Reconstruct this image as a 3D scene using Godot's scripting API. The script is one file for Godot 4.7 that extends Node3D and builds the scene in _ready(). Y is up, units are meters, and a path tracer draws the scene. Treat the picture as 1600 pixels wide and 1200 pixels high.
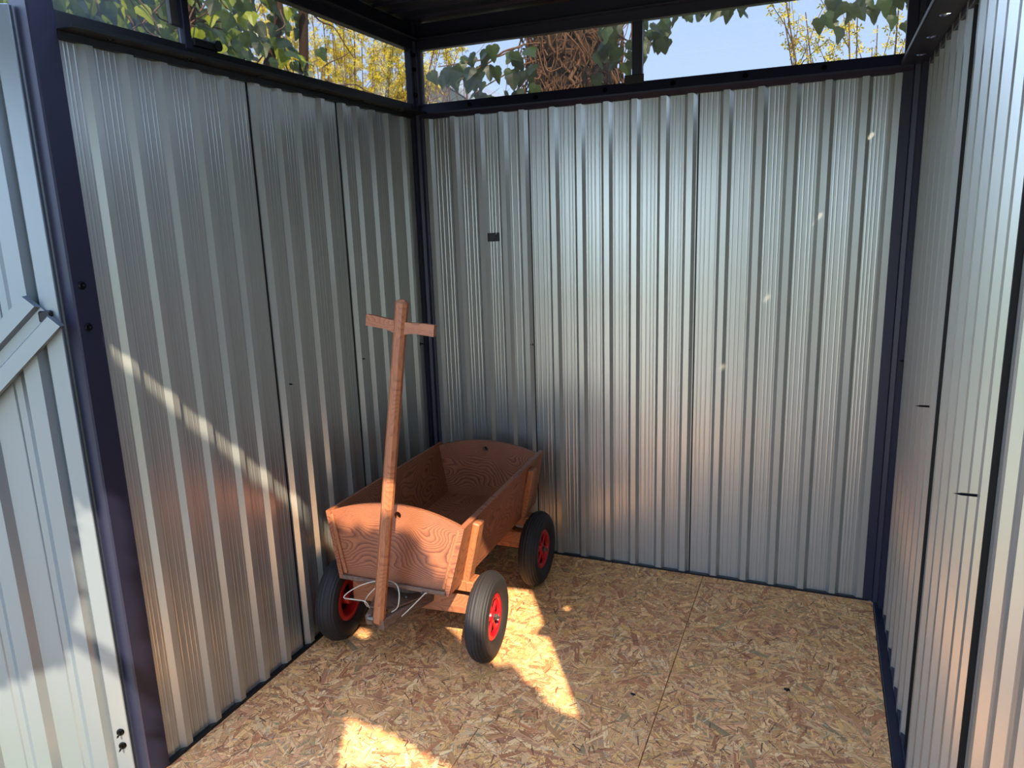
extends Node3D
# A sheet-metal garden shed with an OSB floor and a wooden handcart. Metres, y up;
# origin in the back left corner of the floor, x along the back wall, z towards the open front.

const W := 2.05        # inner width between the corner posts
const RX := 2.08       # plane of the right wall sheets
const DEPTH := 2.64    # depth to the open front
const ROOF := 1.45     # front edge of the roof
const SILL := 2.056    # underside of the sill rails
const HEAD := 2.35     # underside of the window head rails
const SUN := Vector3(1.0, 1.77, 1.6)   # towards the sun

var M := {}
var rng := RandomNumberGenerator.new()
var taken := {}

func _ready() -> void:
	rng.seed = 7411
	# ---------------------------------------------------------------- camera
	var cam := Camera3D.new()
	cam.name = "camera"
	cam.fov = 55.45
	cam.near = 0.05
	cam.basis = Basis.from_euler(Vector3(-0.2163926, 0.4030103, -0.0330687))
	cam.position = Vector3(1.7687, 1.57833, 3.12621)
	add_child(cam)
	cam.current = true
	# ---------------------------------------------------------------- sky, sun, exposure
	var sky_mat := ProceduralSkyMaterial.new()
	sky_mat.sky_top_color = Color(0.62, 0.72, 0.90)
	sky_mat.sky_horizon_color = Color(0.76, 0.86, 0.96)
	sky_mat.sky_curve = 0.16
	sky_mat.ground_bottom_color = Color(0.24, 0.24, 0.18)
	sky_mat.ground_horizon_color = Color(0.42, 0.44, 0.38)
	sky_mat.sun_angle_max = 22.0
	sky_mat.sun_curve = 0.6
	var sky := Sky.new()
	sky.sky_material = sky_mat
	var env := Environment.new()
	env.background_mode = Environment.BG_SKY
	env.sky = sky
	env.background_energy_multiplier = 1.7
	env.tonemap_mode = Environment.TONE_MAPPER_LINEAR
	env.tonemap_exposure = 3.95
	env.sdfgi_enabled = true
	env.ssao_enabled = true
	env.ssil_enabled = true
	var we := WorldEnvironment.new()
	we.name = "world_environment"
	we.environment = env
	add_child(we)
	var sun := DirectionalLight3D.new()
	sun.name = "sun"
	sun.light_color = Color(1.0, 0.94, 0.84)
	sun.light_energy = 1.25
	sun.light_angular_distance = 0.53
	sun.shadow_enabled = true
	add_child(sun)
	sun.look_at_from_position(SUN * 4.0, Vector3.ZERO, Vector3.UP)
	# ---------------------------------------------------------------- scene
	make_materials()
	build_floor()
	build_walls()
	build_frame()
	build_windows()
	build_roof()
	build_door()
	build_cart()
	build_plaque()
	build_crumbs()
	build_outside()

# ======================================================================= helpers
func numbered(called: String) -> String:
	if not taken.has(called):
		taken[called] = 0
		return called
	taken[called] += 1
	return "%s_%03d" % [called, taken[called]]

func thing(called: String, label: String, category: String, at := Vector3.ZERO, group := "", kind := "") -> Node3D:
	var o := Node3D.new()
	o.name = numbered(called)
	add_child(o)
	o.position = at
	tag(o, label, category, group, kind)
	return o

func tag(o: Node, label := "", category := "", group := "", kind := "") -> void:
	if label != "": o.set_meta("label", label)
	if category != "": o.set_meta("category", category)
	if group != "": o.set_meta("group", group)
	if kind != "": o.set_meta("kind", kind)

func mb() -> SurfaceTool:
	var s := SurfaceTool.new()
	s.begin(Mesh.PRIMITIVE_TRIANGLES)
	return s

func commit(s: SurfaceTool, m: Material) -> ArrayMesh:
	s.generate_normals()
	var mesh := s.commit()
	mesh.surface_set_material(0, m)
	return mesh

func part(parent: Node, called: String, s: SurfaceTool, m: Material, xf := Transform3D.IDENTITY) -> MeshInstance3D:
	return part_mesh(parent, called, commit(s, m), xf)

func part_mesh(parent: Node, called: String, mesh: Mesh, xf := Transform3D.IDENTITY) -> MeshInstance3D:
	var o := MeshInstance3D.new()
	o.mesh = mesh
	o.transform = xf
	o.name = numbered(called) if parent == self else called
	parent.add_child(o, true)
	return o

func tri(s: SurfaceTool, a: Vector3, b: Vector3, c: Vector3, out: Vector3) -> void:
	if (b - a).cross(c - a).dot(out) > 0.0:
		var t := b; b = c; c = t
	s.add_vertex(a); s.add_vertex(b); s.add_vertex(c)

func quad(s: SurfaceTool, a: Vector3, b: Vector3, c: Vector3, d: Vector3, out: Vector3) -> void:
	tri(s, a, b, c, out)
	tri(s, a, c, d, out)

# a box with chamfered edges, size along the axes of xf
func box(s: SurfaceTool, xf: Transform3D, size: Vector3, bev := 0.0) -> void:
	s.set_smooth_group(-1)
	var h := size * 0.5
	var b := minf(bev, minf(h.x, minf(h.y, h.z)) * 0.9)
	var v := func(sg: Vector3, ax: int) -> Vector3:
		var q := Vector3(h.x - b, h.y - b, h.z - b)
		q[ax] = h[ax]
		return xf * (q * sg)
	var o := xf.origin
	for ax in 3:
		var i := (ax + 1) % 3
		var j := (ax + 2) % 3
		for sg in [-1.0, 1.0]:
			var p: Array = []
			for e in [[-1.0, -1.0], [1.0, -1.0], [1.0, 1.0], [-1.0, 1.0]]:
				var c := Vector3.ZERO
				c[ax] = sg; c[i] = e[0]; c[j] = e[1]
				p.append(v.call(c, ax))
			quad(s, p[0], p[1], p[2], p[3], (p[0] + p[2]) * 0.5 - o)
	if b <= 0.0:
		return
	for ax in 3:
		var i := (ax + 1) % 3
		var j := (ax + 2) % 3
		for si in [-1.0, 1.0]:
			for sj in [-1.0, 1.0]:
				var c0 := Vector3.ZERO
				c0[ax] = -1.0; c0[i] = si; c0[j] = sj
				var c1 := c0
				c1[ax] = 1.0
				var a0: Vector3 = v.call(c0, i)
				var a1: Vector3 = v.call(c1, i)
				var b0: Vector3 = v.call(c0, j)
				var b1: Vector3 = v.call(c1, j)
				quad(s, a0, a1, b1, b0, (a0 + b1) * 0.5 - o)
	for sx in [-1.0, 1.0]:
		for sy in [-1.0, 1.0]:
			for sz in [-1.0, 1.0]:
				var c := Vector3(sx, sy, sz)
				var p0: Vector3 = v.call(c, 0)
				tri(s, p0, v.call(c, 1), v.call(c, 2), p0 - o)

func abox(s: SurfaceTool, lo: Vector3, hi: Vector3, bev := 0.0) -> void:
	box(s, Transform3D(Basis.IDENTITY, (lo + hi) * 0.5), hi - lo, bev)

# transform whose x axis runs from a to b and whose y axis is close to up
func along(a: Vector3, b: Vector3, up := Vector3.UP) -> Transform3D:
	var x := (b - a).normalized()
	var z := x.cross(up).normalized()
	return Transform3D(Basis(x, z.cross(x), z), (a + b) * 0.5)

# a wooden bar whose own x axis is its length, so that the grain runs along it
func bar(parent: Node, called: String, m: Material, a: Vector3, b: Vector3, hgt: float, dep: float, up := Vector3.UP, bev := 0.003) -> MeshInstance3D:
	var s := mb()
	box(s, Transform3D.IDENTITY, Vector3(a.distance_to(b), hgt, dep), bev)
	return part(parent, called, s, m, along(a, b, up))

func tube(s: SurfaceTool, pts: PackedVector3Array, r0: float, r1: float, sides := 8, smooth := true) -> void:
	s.set_smooth_group(0 if smooth else -1)
	var n := pts.size()
	var side := Vector3.UP
	var rings: Array = []
	for i in n:
		var t := (pts[mini(i + 1, n - 1)] - pts[maxi(i - 1, 0)]).normalized()
		if i == 0:
			side = t.cross(Vector3(0.31, 0.9, 0.27)).normalized()
		side = (side - t * side.dot(t)).normalized()
		var up := t.cross(side)
		var r := lerpf(r0, r1, float(i) / (n - 1))
		var ring := PackedVector3Array()
		for k in sides:
			var an := TAU * k / sides
			ring.append(pts[i] + (side * cos(an) + up * sin(an)) * r)
		rings.append(ring)
	for i in n - 1:
		var mid := (pts[i] + pts[i + 1]) * 0.5
		for k in sides:
			var k2 := (k + 1) % sides
			var a: Vector3 = rings[i][k]
			var c: Vector3 = rings[i + 1][k2]
			quad(s, a, rings[i][k2], c, rings[i + 1][k], (a + c) * 0.5 - mid)
	s.set_smooth_group(-1)
	for k in sides - 2:
		tri(s, rings[0][0], rings[0][k + 1], rings[0][k + 2], pts[0] - pts[1])
		tri(s, rings[n - 1][0], rings[n - 1][k + 1], rings[n - 1][k + 2], pts[n - 1] - pts[n - 2])

# smooth curve through points
func curve(pts: Array, steps := 6) -> PackedVector3Array:
	var out := PackedVector3Array()
	for i in pts.size() - 1:
		var p0: Vector3 = pts[maxi(i - 1, 0)]
		var p1: Vector3 = pts[i]
		var p2: Vector3 = pts[i + 1]
		var p3: Vector3 = pts[mini(i + 2, pts.size() - 1)]
		for k in steps:
			out.append(p1.cubic_interpolate(p2, p0, p3, float(k) / steps))
	out.append(pts[-1])
	return out

# profile of Vector2(radius, height) turned round the x axis of xf
func lathe(s: SurfaceTool, prof: Array, segs: int, xf := Transform3D.IDENTITY, smooth := true) -> void:
	s.set_smooth_group(0 if smooth else -1)
	for i in prof.size() - 1:
		var p: Vector2 = prof[i]
		var q: Vector2 = prof[i + 1]
		var nrm := Vector2(q.y - p.y, -(q.x - p.x))   # left of the profile's run is outside
		for k in segs:
			var a0 := TAU * k / segs
			var a1 := TAU * (k + 1) / segs
			var f := func(w: Vector2, an: float) -> Vector3: return xf * Vector3(w.y, cos(an) * w.x, sin(an) * w.x)
			var am := (a0 + a1) * 0.5
			var out := xf.basis * Vector3(nrm.y, cos(am) * nrm.x, sin(am) * nrm.x)
			if p.x > 0.0001 and q.x > 0.0001:
				quad(s, f.call(p, a0), f.call(p, a1), f.call(q, a1), f.call(q, a0), out)
			elif p.x > 0.0001:
				tri(s, f.call(p, a0), f.call(p, a1), f.call(q, a0), out)
			else:
				tri(s, f.call(p, a0), f.call(q, a1), f.call(q, a0), out)

# a closed outline (x, z) standing from y0 to y1
func post(s: SurfaceTool, outline: PackedVector2Array, y0: float, y1: float) -> void:
	extrude(s, outline, Vector3(0, y0, 0), Vector3.RIGHT, Vector3.BACK, Vector3(0, y1 - y0, 0))

# an outline in the plane (u, v) at o, swept by run
func extrude(s: SurfaceTool, outline: PackedVector2Array, o: Vector3, u: Vector3, v: Vector3, run: Vector3) -> void:
	s.set_smooth_group(-1)
	var n := outline.size()
	var area := 0.0
	for i in n:
		var p := outline[i]
		var q := outline[(i + 1) % n]
		area += p.x * q.y - q.x * p.y
	var sg := 1.0 if area > 0.0 else -1.0
	for i in n:
		var p := outline[i]
		var q := outline[(i + 1) % n]
		var nr := Vector2(q.y - p.y, p.x - q.x) * sg
		var a := o + u * p.x + v * p.y
		var b := o + u * q.x + v * q.y
		quad(s, a, b, b + run, a + run, u * nr.x + v * nr.y)
	var idx := Geometry2D.triangulate_polygon(outline)
	for i in range(0, idx.size(), 3):
		var a := o + u * outline[idx[i]].x + v * outline[idx[i]].y
		var b := o + u * outline[idx[i + 1]].x + v * outline[idx[i + 1]].y
		var c := o + u * outline[idx[i + 2]].x + v * outline[idx[i + 2]].y
		tri(s, a, b, c, -run)
		tri(s, a + run, b + run, c + run, run)

# ======================================================================= materials
func mat(c: Color, rough := 0.6, metal := 0.0) -> StandardMaterial3D:
	var m := StandardMaterial3D.new()
	m.albedo_color = c
	m.roughness = rough
	m.metallic = metal
	return m

func make_materials() -> void:
	M.sheet = mat(Color(0.70, 0.70, 0.67), 0.29, 0.74)
	M.door_sheet = mat(Color(0.47, 0.50, 0.51), 0.36, 0.5)
	M.navy = mat(Color(0.115, 0.115, 0.185), 0.42, 0.2)
	M.black = mat(Color(0.035, 0.035, 0.04), 0.5, 0.2)
	M.screw = mat(Color(0.06, 0.06, 0.065), 0.35, 0.8)
	M.steel = mat(Color(0.45, 0.44, 0.42), 0.4, 0.9)
	M.pane = mat(Color(0.30, 0.33, 0.36, 0.56), 0.03)
	M.pane.transparency = BaseMaterial3D.TRANSPARENCY_ALPHA
	M.rubber = mat(Color(0.115, 0.092, 0.083), 0.7)
	M.red = mat(Color(0.72, 0.05, 0.09), 0.38)
	M.wire = mat(Color(0.72, 0.69, 0.62), 0.45, 0.2)
	M.cord = mat(Color(0.03, 0.03, 0.03), 0.8)
	var osb := osb_image(1536)
	M.osb = mat(Color.WHITE, 0.62)
	M.osb.albedo_texture = osb
	M.osb.uv1_triplanar = true
	M.osb.uv1_world_triplanar = true
	M.osb.uv1_scale = Vector3.ONE / 1.38
	M.osb.uv1_offset = Vector3(0.13, 0, 0.37)
	M.wood = wood_material(wood_image(768, 3, Color(0.61, 0.37, 0.235), Color(0.30, 0.14, 0.085)), 0.5)
	M.wood_plain = wood_material(wood_image(384, 9, Color(0.63, 0.395, 0.245), Color(0.46, 0.255, 0.15)), 0.5)
	M.wood_grey = wood_material(wood_image(384, 21, Color(0.44, 0.34, 0.27), Color(0.28, 0.20, 0.15)), 0.65)
	M.bark = mat(Color(0.34, 0.24, 0.17), 0.9)
	M.vine = mat(Color(0.53, 0.38, 0.26), 0.85)
	M.twig = mat(Color(0.52, 0.40, 0.31), 0.85)
	M.leaf = leaf_material(Color(0.22, 0.31, 0.12))
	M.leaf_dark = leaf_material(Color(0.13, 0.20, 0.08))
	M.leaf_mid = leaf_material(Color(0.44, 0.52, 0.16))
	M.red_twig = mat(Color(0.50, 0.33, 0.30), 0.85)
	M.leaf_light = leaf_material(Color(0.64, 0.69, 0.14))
	M.flower = leaf_material(Color(0.98, 0.88, 0.16))
	M.grass = mat(Color(0.42, 0.45, 0.27), 0.95)
	M.paving = mat(Color(0.60, 0.56, 0.49), 0.9)
	M.render_wall = mat(Color(0.86, 0.86, 0.84), 0.9)
	M.roof_tile = mat(Color(0.74, 0.76, 0.80), 0.7)

func leaf_material(c: Color) -> StandardMaterial3D:
	var m := mat(c, 0.42)
	m.cull_mode = BaseMaterial3D.CULL_DISABLED
	m.backlight_enabled = true
	m.backlight = Color(0.5, 0.5, 0.3)
	return m

func wood_material(img: ImageTexture, rough: float) -> StandardMaterial3D:
	var m := mat(Color.WHITE, rough)
	m.albedo_texture = img
	m.uv1_triplanar = true
	m.uv1_scale = Vector3.ONE / 0.62
	return m

# boards of soft wood: grain along the picture's u, dark late-wood lines that swing out into arches
func wood_image(n: int, seed_: int, light: Color, dark: Color) -> ImageTexture:
	var warp := FastNoiseLite.new()
	warp.seed = seed_
	warp.noise_type = FastNoiseLite.TYPE_SIMPLEX_SMOOTH
	warp.frequency = 1.0
	warp.fractal_octaves = 3
	var fine := FastNoiseLite.new()
	fine.seed = seed_ + 5
	fine.frequency = 1.0
	var data := PackedByteArray()
	data.resize(n * n * 3)
	var k := 0
	for y in n:
		var fy := float(y) / n
		for x in n:
			var fx := float(x) / n
			var ca := cos(fx * TAU)
			var sa := sin(fx * TAU)
			var w := warp.get_noise_3d(ca * 0.10, sa * 0.10, fy * 1.5)
			var w2 := warp.get_noise_3d(ca * 0.7 + 9.0, sa * 0.7, fy * 9.0)
			var rings := fy * 62.0 + w * 24.0 + w2 * 0.9
			var f := rings - floorf(rings)
			var late := pow(f, 2.6) * (1.0 - smoothstep(0.93, 1.0, f))
			var str_ := fine.get_noise_3d(ca * 6.0, sa * 6.0, fy * 330.0)
			var tone := fine.get_noise_3d(ca * 0.9, sa * 0.9, fy * 5.0 + 40.0)
			var c := light.lerp(dark, clampf(late * 0.85 + str_ * 0.22 + tone * 0.12 + 0.06, 0.0, 1.0))
			data[k] = int(clampf(c.r, 0, 1) * 255); data[k + 1] = int(clampf(c.g, 0, 1) * 255); data[k + 2] = int(clampf(c.b, 0, 1) * 255)
			k += 3
	return ImageTexture.create_from_image(Image.create_from_data(n, n, false, Image.FORMAT_RGB8, data))

# pressed board: thousands of wood strands lying over one another in all directions
func osb_image(n: int) -> ImageTexture:
	var r := RandomNumberGenerator.new()
	r.seed = 515
	var data := PackedByteArray()
	data.resize(n * n * 3)
	for i in n * n:
		data[i * 3] = 180; data[i * 3 + 1] = 140; data[i * 3 + 2] = 100
	var tones := [Color(0.930, 0.691, 0.438), Color(0.876, 0.621, 0.392), Color(0.962, 0.731, 0.483), Color(0.822, 0.571, 0.347), Color(0.898, 0.631, 0.428), Color(0.970, 0.761, 0.519), Color(0.746, 0.471, 0.292), Color(0.919, 0.682, 0.392)]
	var px := n / 1.38      # picture points in a metre
	for f in 14000:
		var big := f < 6500
		var len_ := r.randf_range(0.035, 0.13) * px if big else r.randf_range(0.006, 0.045) * px
		var wid := r.randf_range(0.004, 0.024) * px if big else r.randf_range(0.0009, 0.005) * px
		var an := r.randf() * TAU
		var c: Color = tones[r.randi() % tones.size()]
		if f % 19 == 0: c = Color(0.72, 0.47, 0.32)
		if f % 41 == 0: c = Color(0.66, 0.54, 0.36)
		if not big and f % 15 == 0: c = Color(0.87, 0.74, 0.58)
		if not big and f % 11 == 0: c = Color(0.50, 0.33, 0.21)
		c = c * r.randf_range(0.90, 1.06)
		var ca := cos(an)
		var sa := sin(an)
		var cx := r.randf() * n
		var cy := r.randf() * n
		var hl := len_ * 0.5
		var hw := wid * 0.5
		var ex := int(ceil(absf(ca) * hl + absf(sa) * hw))
		var ey := int(ceil(absf(sa) * hl + absf(ca) * hw))
		var skew := r.randf_range(-0.5, 0.5)
		var grain := PackedFloat32Array()
		for g in int(wid) + 3:
			grain.append(r.randf_range(0.86, 1.1))
		for dy in range(-ey, ey + 1):
			var yy := posmod(int(cy) + dy, n) * n
			for dx in range(-ex, ex + 1):
				var v := -dx * sa + dy * ca
				if v < -hw or v > hw: continue
				var u := dx * ca + dy * sa + v * skew
				if u < -hl or u > hl: continue
				var g := grain[int(v + hw)]
				if v > hw - 1.2: g *= 0.72
				var at := (yy + posmod(int(cx) + dx, n)) * 3
				data[at] = int(clampf(c.r * g, 0, 1) * 255); data[at + 1] = int(clampf(c.g * g, 0, 1) * 255); data[at + 2] = int(clampf(c.b * g, 0, 1) * 255)
	return ImageTexture.create_from_image(Image.create_from_data(n, n, false, Image.FORMAT_RGB8, data))

# ======================================================================= shed
func build_floor() -> void:
	var f := thing("floor", "tan pressed strand board floor laid in large sheets", "floor", Vector3.ZERO, "", "structure")
	var g := 0.0012
	for b in [[0.0, 0.02, 1.348, 1.29], [1.348, 0.02, 2.035, 1.29], [0.0, 1.29, 0.83, 2.58], [0.83, 1.29, 2.035, 2.58]]:
		var s := mb()
		abox(s, Vector3(b[0] + g, -0.022, b[1] + g), Vector3(b[2] - g, 0.0, b[3] - g), 0.001)
		part(f, "board", s, M.osb)
	var s2 := mb()
	abox(s2, Vector3(-0.05, -0.10, -0.05), Vector3(2.13, -0.024, 2.64))
	part(f, "subfloor", s2, M.black)

# folded sheet: offset n inwards at each u, of a sheet from u0 to u1 with ribs centred at the given places
func sheet_outline(u0: float, u1: float, ribs: Array) -> PackedVector2Array:
	var p := PackedVector2Array()
	p.append(Vector2(u0, 0))
	var last := u0
	var stops: Array = ribs.duplicate()
	stops.append(INF)
	for c in stops:
		var end: float = minf(c - 0.025, u1)
		var room := end - last
		if room > 0.03:
			var nb := 4 if room > 0.055 else 2
			for k in nb:
				var m := last + room * (k + 0.5 + 0.13 * sin(k * 2.4 + last * 40.0)) / nb
				p.append(Vector2(m - 0.0032, 0)); p.append(Vector2(m - 0.0008, 0.0006))
				p.append(Vector2(m + 0.0008, 0.0006)); p.append(Vector2(m + 0.0032, 0))
		if c == INF:
			break
		p.append(Vector2(c - 0.025, 0)); p.append(Vector2(c - 0.0115, 0.0145))
		p.append(Vector2(c + 0.0115, 0.0145)); p.append(Vector2(c + 0.025, 0))
		last = c + 0.025
	p.append(Vector2(u1, 0))
	return p

func sheet(s: SurfaceTool, prof: PackedVector2Array, o: Vector3, u: Vector3, nrm: Vector3, y0: float, y1: float) -> void:
	s.set_smooth_group(-1)
	var th := 0.0012
	var lo := Vector3(0, y0, 0)
	var hi := Vector3(0, y1, 0)
	for i in prof.size() - 1:
		var a := o + u * prof[i].x + nrm * prof[i].y
		var b := o + u * prof[i + 1].x + nrm * prof[i + 1].y
		var back := nrm * -th
		quad(s, a + lo, b + lo, b + hi, a + hi, nrm)
		quad(s, a + lo + back, b + lo + back, b + hi + back, a + hi + back, -nrm)
		quad(s, a + hi, b + hi, b + hi + back, a + hi + back, Vector3.UP)
		quad(s, a + lo, b + lo, b + lo + back, a + lo + back, Vector3.DOWN)
	var e := o + u * prof[0].x
	quad(s, e + lo, e + hi, e + hi - nrm * th, e + lo - nrm * th, -u)
	e = o + u * prof[-1].x
	quad(s, e + lo, e + hi, e + hi - nrm * th, e + lo - nrm * th, u)

func screw(parent: Node, at: Vector3, nrm: Vector3, length := 0.02) -> void:
	var s := mb()
	var xf := along(at - nrm * 0.004, at + nrm * 0.004, Vector3.UP if absf(nrm.y) < 0.5 else Vector3.RIGHT)
	lathe(s, [Vector2(0, -0.004), Vector2(0.0105, -0.004), Vector2(0.011, 0.001), Vector2(0.009, 0.005), Vector2(0.003, 0.005), Vector2(0.0028, length * 0.7), Vector2(0, length)], 10, xf, false)
	part(parent, "screw", s, M.screw)

func wall(called: String, label: String, o: Vector3, u: Vector3, nrm: Vector3, panels: Array, screws: Array, gap: float, seal: float) -> Node3D:
	var w := thing(called, label, "wall", Vector3.ZERO, "", "structure")
	for p in panels:
		var s := mb()
		sheet(s, sheet_outline(p[0] + gap * 0.5, p[1] - gap * 0.5, p[2]), o, u, nrm, 0.004, SILL + 0.03)
		part(w, "sheet_panel", s, M.sheet)
		# folded joint strip behind the seam
		var b := mb()
		var e: float = p[1]
		box(b, Transform3D(Basis(u, Vector3.UP, u.cross(Vector3.UP)), o + u * e - nrm * 0.011 + Vector3(0, 1.045, 0)), Vector3(0.05, 2.08, 0.016))
		if seal > 0.0:     # rubber seal standing out of the seam
			box(b, Transform3D(Basis(u, Vector3.UP, u.cross(Vector3.UP)), o + u * e + nrm * (seal * 0.5 - 0.004) + Vector3(0, 1.03, 0)), Vector3(0.006, 2.04, seal + 0.008))
		part(w, "joint_strip", b, M.black)
	for q in screws:
		screw(w, o + u * q[0] + Vector3(0, q[1], 0), nrm, q[2])
	return w

func build_walls() -> void:
	wall("wall_back", "back wall of ribbed silver-grey metal sheets under the wide window", Vector3.ZERO, Vector3.RIGHT, Vector3.BACK,
		[[0.0, 0.555, [0.06, 0.19, 0.317, 0.431, 0.527]],
		[0.555, 1.283, [0.667, 0.787, 0.906, 1.025, 1.145, 1.252]],
		[1.283, 2.075, [1.39, 1.518, 1.635, 1.755, 1.879, 1.985]]],
		[[0.058, 1.026, 0.016], [0.541, 1.026, 0.016], [1.264, 1.028, 0.016], [2.0, 1.029, 0.016]], 0.007, 0.0)
	# along the left wall u is z
	wall("wall_left", "left wall of ribbed grey metal sheets behind the handcart", Vector3.ZERO, Vector3.BACK, Vector3.RIGHT,
		[[0.0, 0.625, [0.13, 0.26, 0.383, 0.496, 0.59]],
		[0.625, 1.110, [0.725, 0.855, 0.965, 1.075]],
		[1.110, 1.775, [1.214, 1.331, 1.452, 1.566, 1.688]]],
		[[1.06, 1.036, 0.03], [0.596, 1.045, 0.03], [0.099, 1.027, 0.03]], 0.011, 0.0)
	wall("wall_right", "right wall of pale ribbed metal sheets without windows", Vector3(RX, 0, 0), Vector3.BACK, Vector3.LEFT,
		[[0.0, 0.95, [0.14, 0.26, 0.385, 0.51, 0.63, 0.752, 0.87]],
		[0.95, 1.64, [1.05, 1.155, 1.265, 1.375, 1.49, 1.585]],
		[1.64, 2.60, [1.75, 1.87, 1.99, 2.11, 2.23, 2.35, 2.47]]],
		[[0.06, 1.378, 0.02], [0.10, 1.03, 0.03], [0.05, 0.74, 0.02], [0.81, 1.03, 0.045], [1.54, 1.03, 0.05], [0.06, 0.10, 0.02]], 0.010, 0.011)

func rail_profile() -> PackedVector2Array:
	# (inwards, up): a channel with a ledge towards the room and a small upstand
	return PackedVector2Array([Vector2(-0.012, 2.056), Vector2(0.016, 2.056), Vector2(0.018, 2.074), Vector2(0.07, 2.076), Vector2(0.0705, 2.086), Vector2(0.068, 2.086), Vector2(0.067, 2.079), Vector2(0.015, 2.078), Vector2(0.012, 2.122), Vector2(-0.012, 2.122)])

func build_frame() -> void:
	# corner posts: folded angle profiles
	var s := mb()
	post(s, PackedVector2Array([Vector2(-0.012, -0.012), Vector2(0.046, -0.012), Vector2(0.046, 0.016), Vector2(0.036, 0.018), Vector2(0.032, 0.032), Vector2(0.018, 0.036), Vector2(0.016, 0.056), Vector2(-0.012, 0.056)]), 0.0, HEAD + 0.12)
	var c1 := thing("trim_1", "dark navy steel corner post between the left and back walls", "post", Vector3.ZERO, "", "structure")
	part(c1, "profile", s, M.navy)
	for y in [2.33, 2.16, 2.27]:
		screw(c1, Vector3(0.024, y, 0.036), Vector3(0.7, 0, 0.7), 0.006)
	s = mb()
	post(s, PackedVector2Array([Vector2(RX + 0.02, -0.012), Vector2(1.998, -0.012), Vector2(1.998, 0.016), Vector2(2.03, 0.018), Vector2(2.034, 0.03), Vector2(2.05, 0.034), Vector2(2.052, 0.08), Vector2(RX + 0.02, 0.08)]), 0.0, HEAD + 0.12)
	var c2 := thing("trim_2", "dark navy steel corner post between the back and right walls", "post", Vector3.ZERO, "", "structure")
	part(c2, "profile", s, M.navy)
	s = mb()
	post(s, PackedVector2Array([Vector2(-0.045, 1.768), Vector2(0.012, 1.768), Vector2(0.016, 1.772), Vector2(0.016, 1.836), Vector2(0.012, 1.84), Vector2(-0.045, 1.84)]), -0.02, HEAD + 0.12)
	var c3 := thing("trim_3", "dark navy steel post beside the open ribbed door", "post", Vector3.ZERO, "", "structure")
	part(c3, "profile", s, M.navy)
	for y in [1.458, 1.35]:
		screw(c3, Vector3(0.016, y, 1.812), Vector3.RIGHT, 0.012)
	s = mb()
	post(s, PackedVector2Array([Vector2(2.06, 2.60), Vector2(RX + 0.03, 2.60), Vector2(RX + 0.03, DEPTH), Vector2(2.06, DEPTH)]), -0.02, HEAD + 0.12)
	var c4 := thing("trim_4", "dark navy steel post at the open front end of the right wall", "post", Vector3.ZERO, "", "structure")
	part(c4, "profile", s, M.navy)
	# sill rails
	s = mb()
	extrude(s, mirror(rail_profile(), 1.0), Vector3(0.0, 0, 0.016), Vector3.RIGHT, Vector3.UP, Vector3(0, 0, 1.755))
	var r1 := thing("trim_5", "black steel sill rail along the top of the left wall", "rail", Vector3.ZERO, "", "structure")
	part(r1, "profile", s, M.black)
	for z in [1.64, 1.38, 1.09, 0.78, 0.5, 0.22]:
		screw(r1, Vector3(0.04, 2.0765, z), Vector3.DOWN, 0.004)
	s = mb()
	# the back rail turns a slanting face to the room
	var bp := PackedVector2Array([Vector2(-0.012, 2.056), Vector2(0.012, 2.056), Vector2(0.030, 2.074), Vector2(0.030, 2.082), Vector2(0.014, 2.122), Vector2(-0.012, 2.122)])
	extrude(s, bp, Vector3(0.03, 0, 0), Vector3.BACK, Vector3.UP, Vector3(2.0, 0, 0))
	var r2 := thing("trim_6", "dark steel sill rail along the top of the back wall", "rail", Vector3.ZERO, "", "structure")
	part(r2, "profile", s, M.navy)
	for x in [0.285, 0.60, 0.905, 1.182, 1.457, 1.736]:
		screw(r2, Vector3(x, 2.1, 0.023), Vector3(0, 0.37, 0.93), 0.003)
	# right rail: a ledge with a row of open round holes
	var r3 := thing("trim_7", "dark steel sill ledge with round holes above the right wall", "rail", Vector3.ZERO, "", "structure")
	var cs := CSGCombiner3D.new()
	cs.name = "ledge"
	var base := CSGBox3D.new()
	base.size = Vector3(0.094, 0.004, 2.56)
	base.position = Vector3(2.037, 2.08, 1.325)
	base.material = M.navy
	cs.add_child(base)
	for k in 9:
		var h := CSGCylinder3D.new()
		h.operation = CSGShape3D.OPERATION_SUBTRACTION
		h.radius = 0.0155
		h.height = 0.05
		h.sides = 20
		h.position = Vector3(2.033, 2.08, 0.21 + 0.2705 * k)
		h.material = M.navy
		cs.add_child(h)
	r3.add_child(cs)
	s = mb()
	abox(s, Vector3(1.986, 2.078, 0.05), Vector3(1.990, 2.092, 2.60), 0.001)
	part(r3, "lip", s, M.navy)
	s = mb()
	abox(s, Vector3(2.066, SILL, 0.05), Vector3(2.10, 2.078, 2.60), 0.002)
	part(r3, "web", s, M.navy)
	# frame of the open front
	var ff := thing("trim_8", "two dark steel header rails, the upper one sloping, across the open shed front", "rail", Vector3.ZERO, "", "structure")
	s = mb()
	extrude(s, PackedVector2Array([Vector2(-0.10, 2.193), Vector2(2.12, 2.468), Vector2(2.12, 2.68), Vector2(-0.10, 2.44)]), Vector3(0, 0, 2.60), Vector3.RIGHT, Vector3.UP, Vector3(0, 0, 0.03))
	part(ff, "upper_rail", s, M.navy)
	s = mb()
	abox(s, Vector3(-0.10, 2.08, 2.60), Vector3(1.42, 2.185, 2.63), 0.002)
	part(ff, "lower_rail", s, M.navy)
	s = mb()
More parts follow.
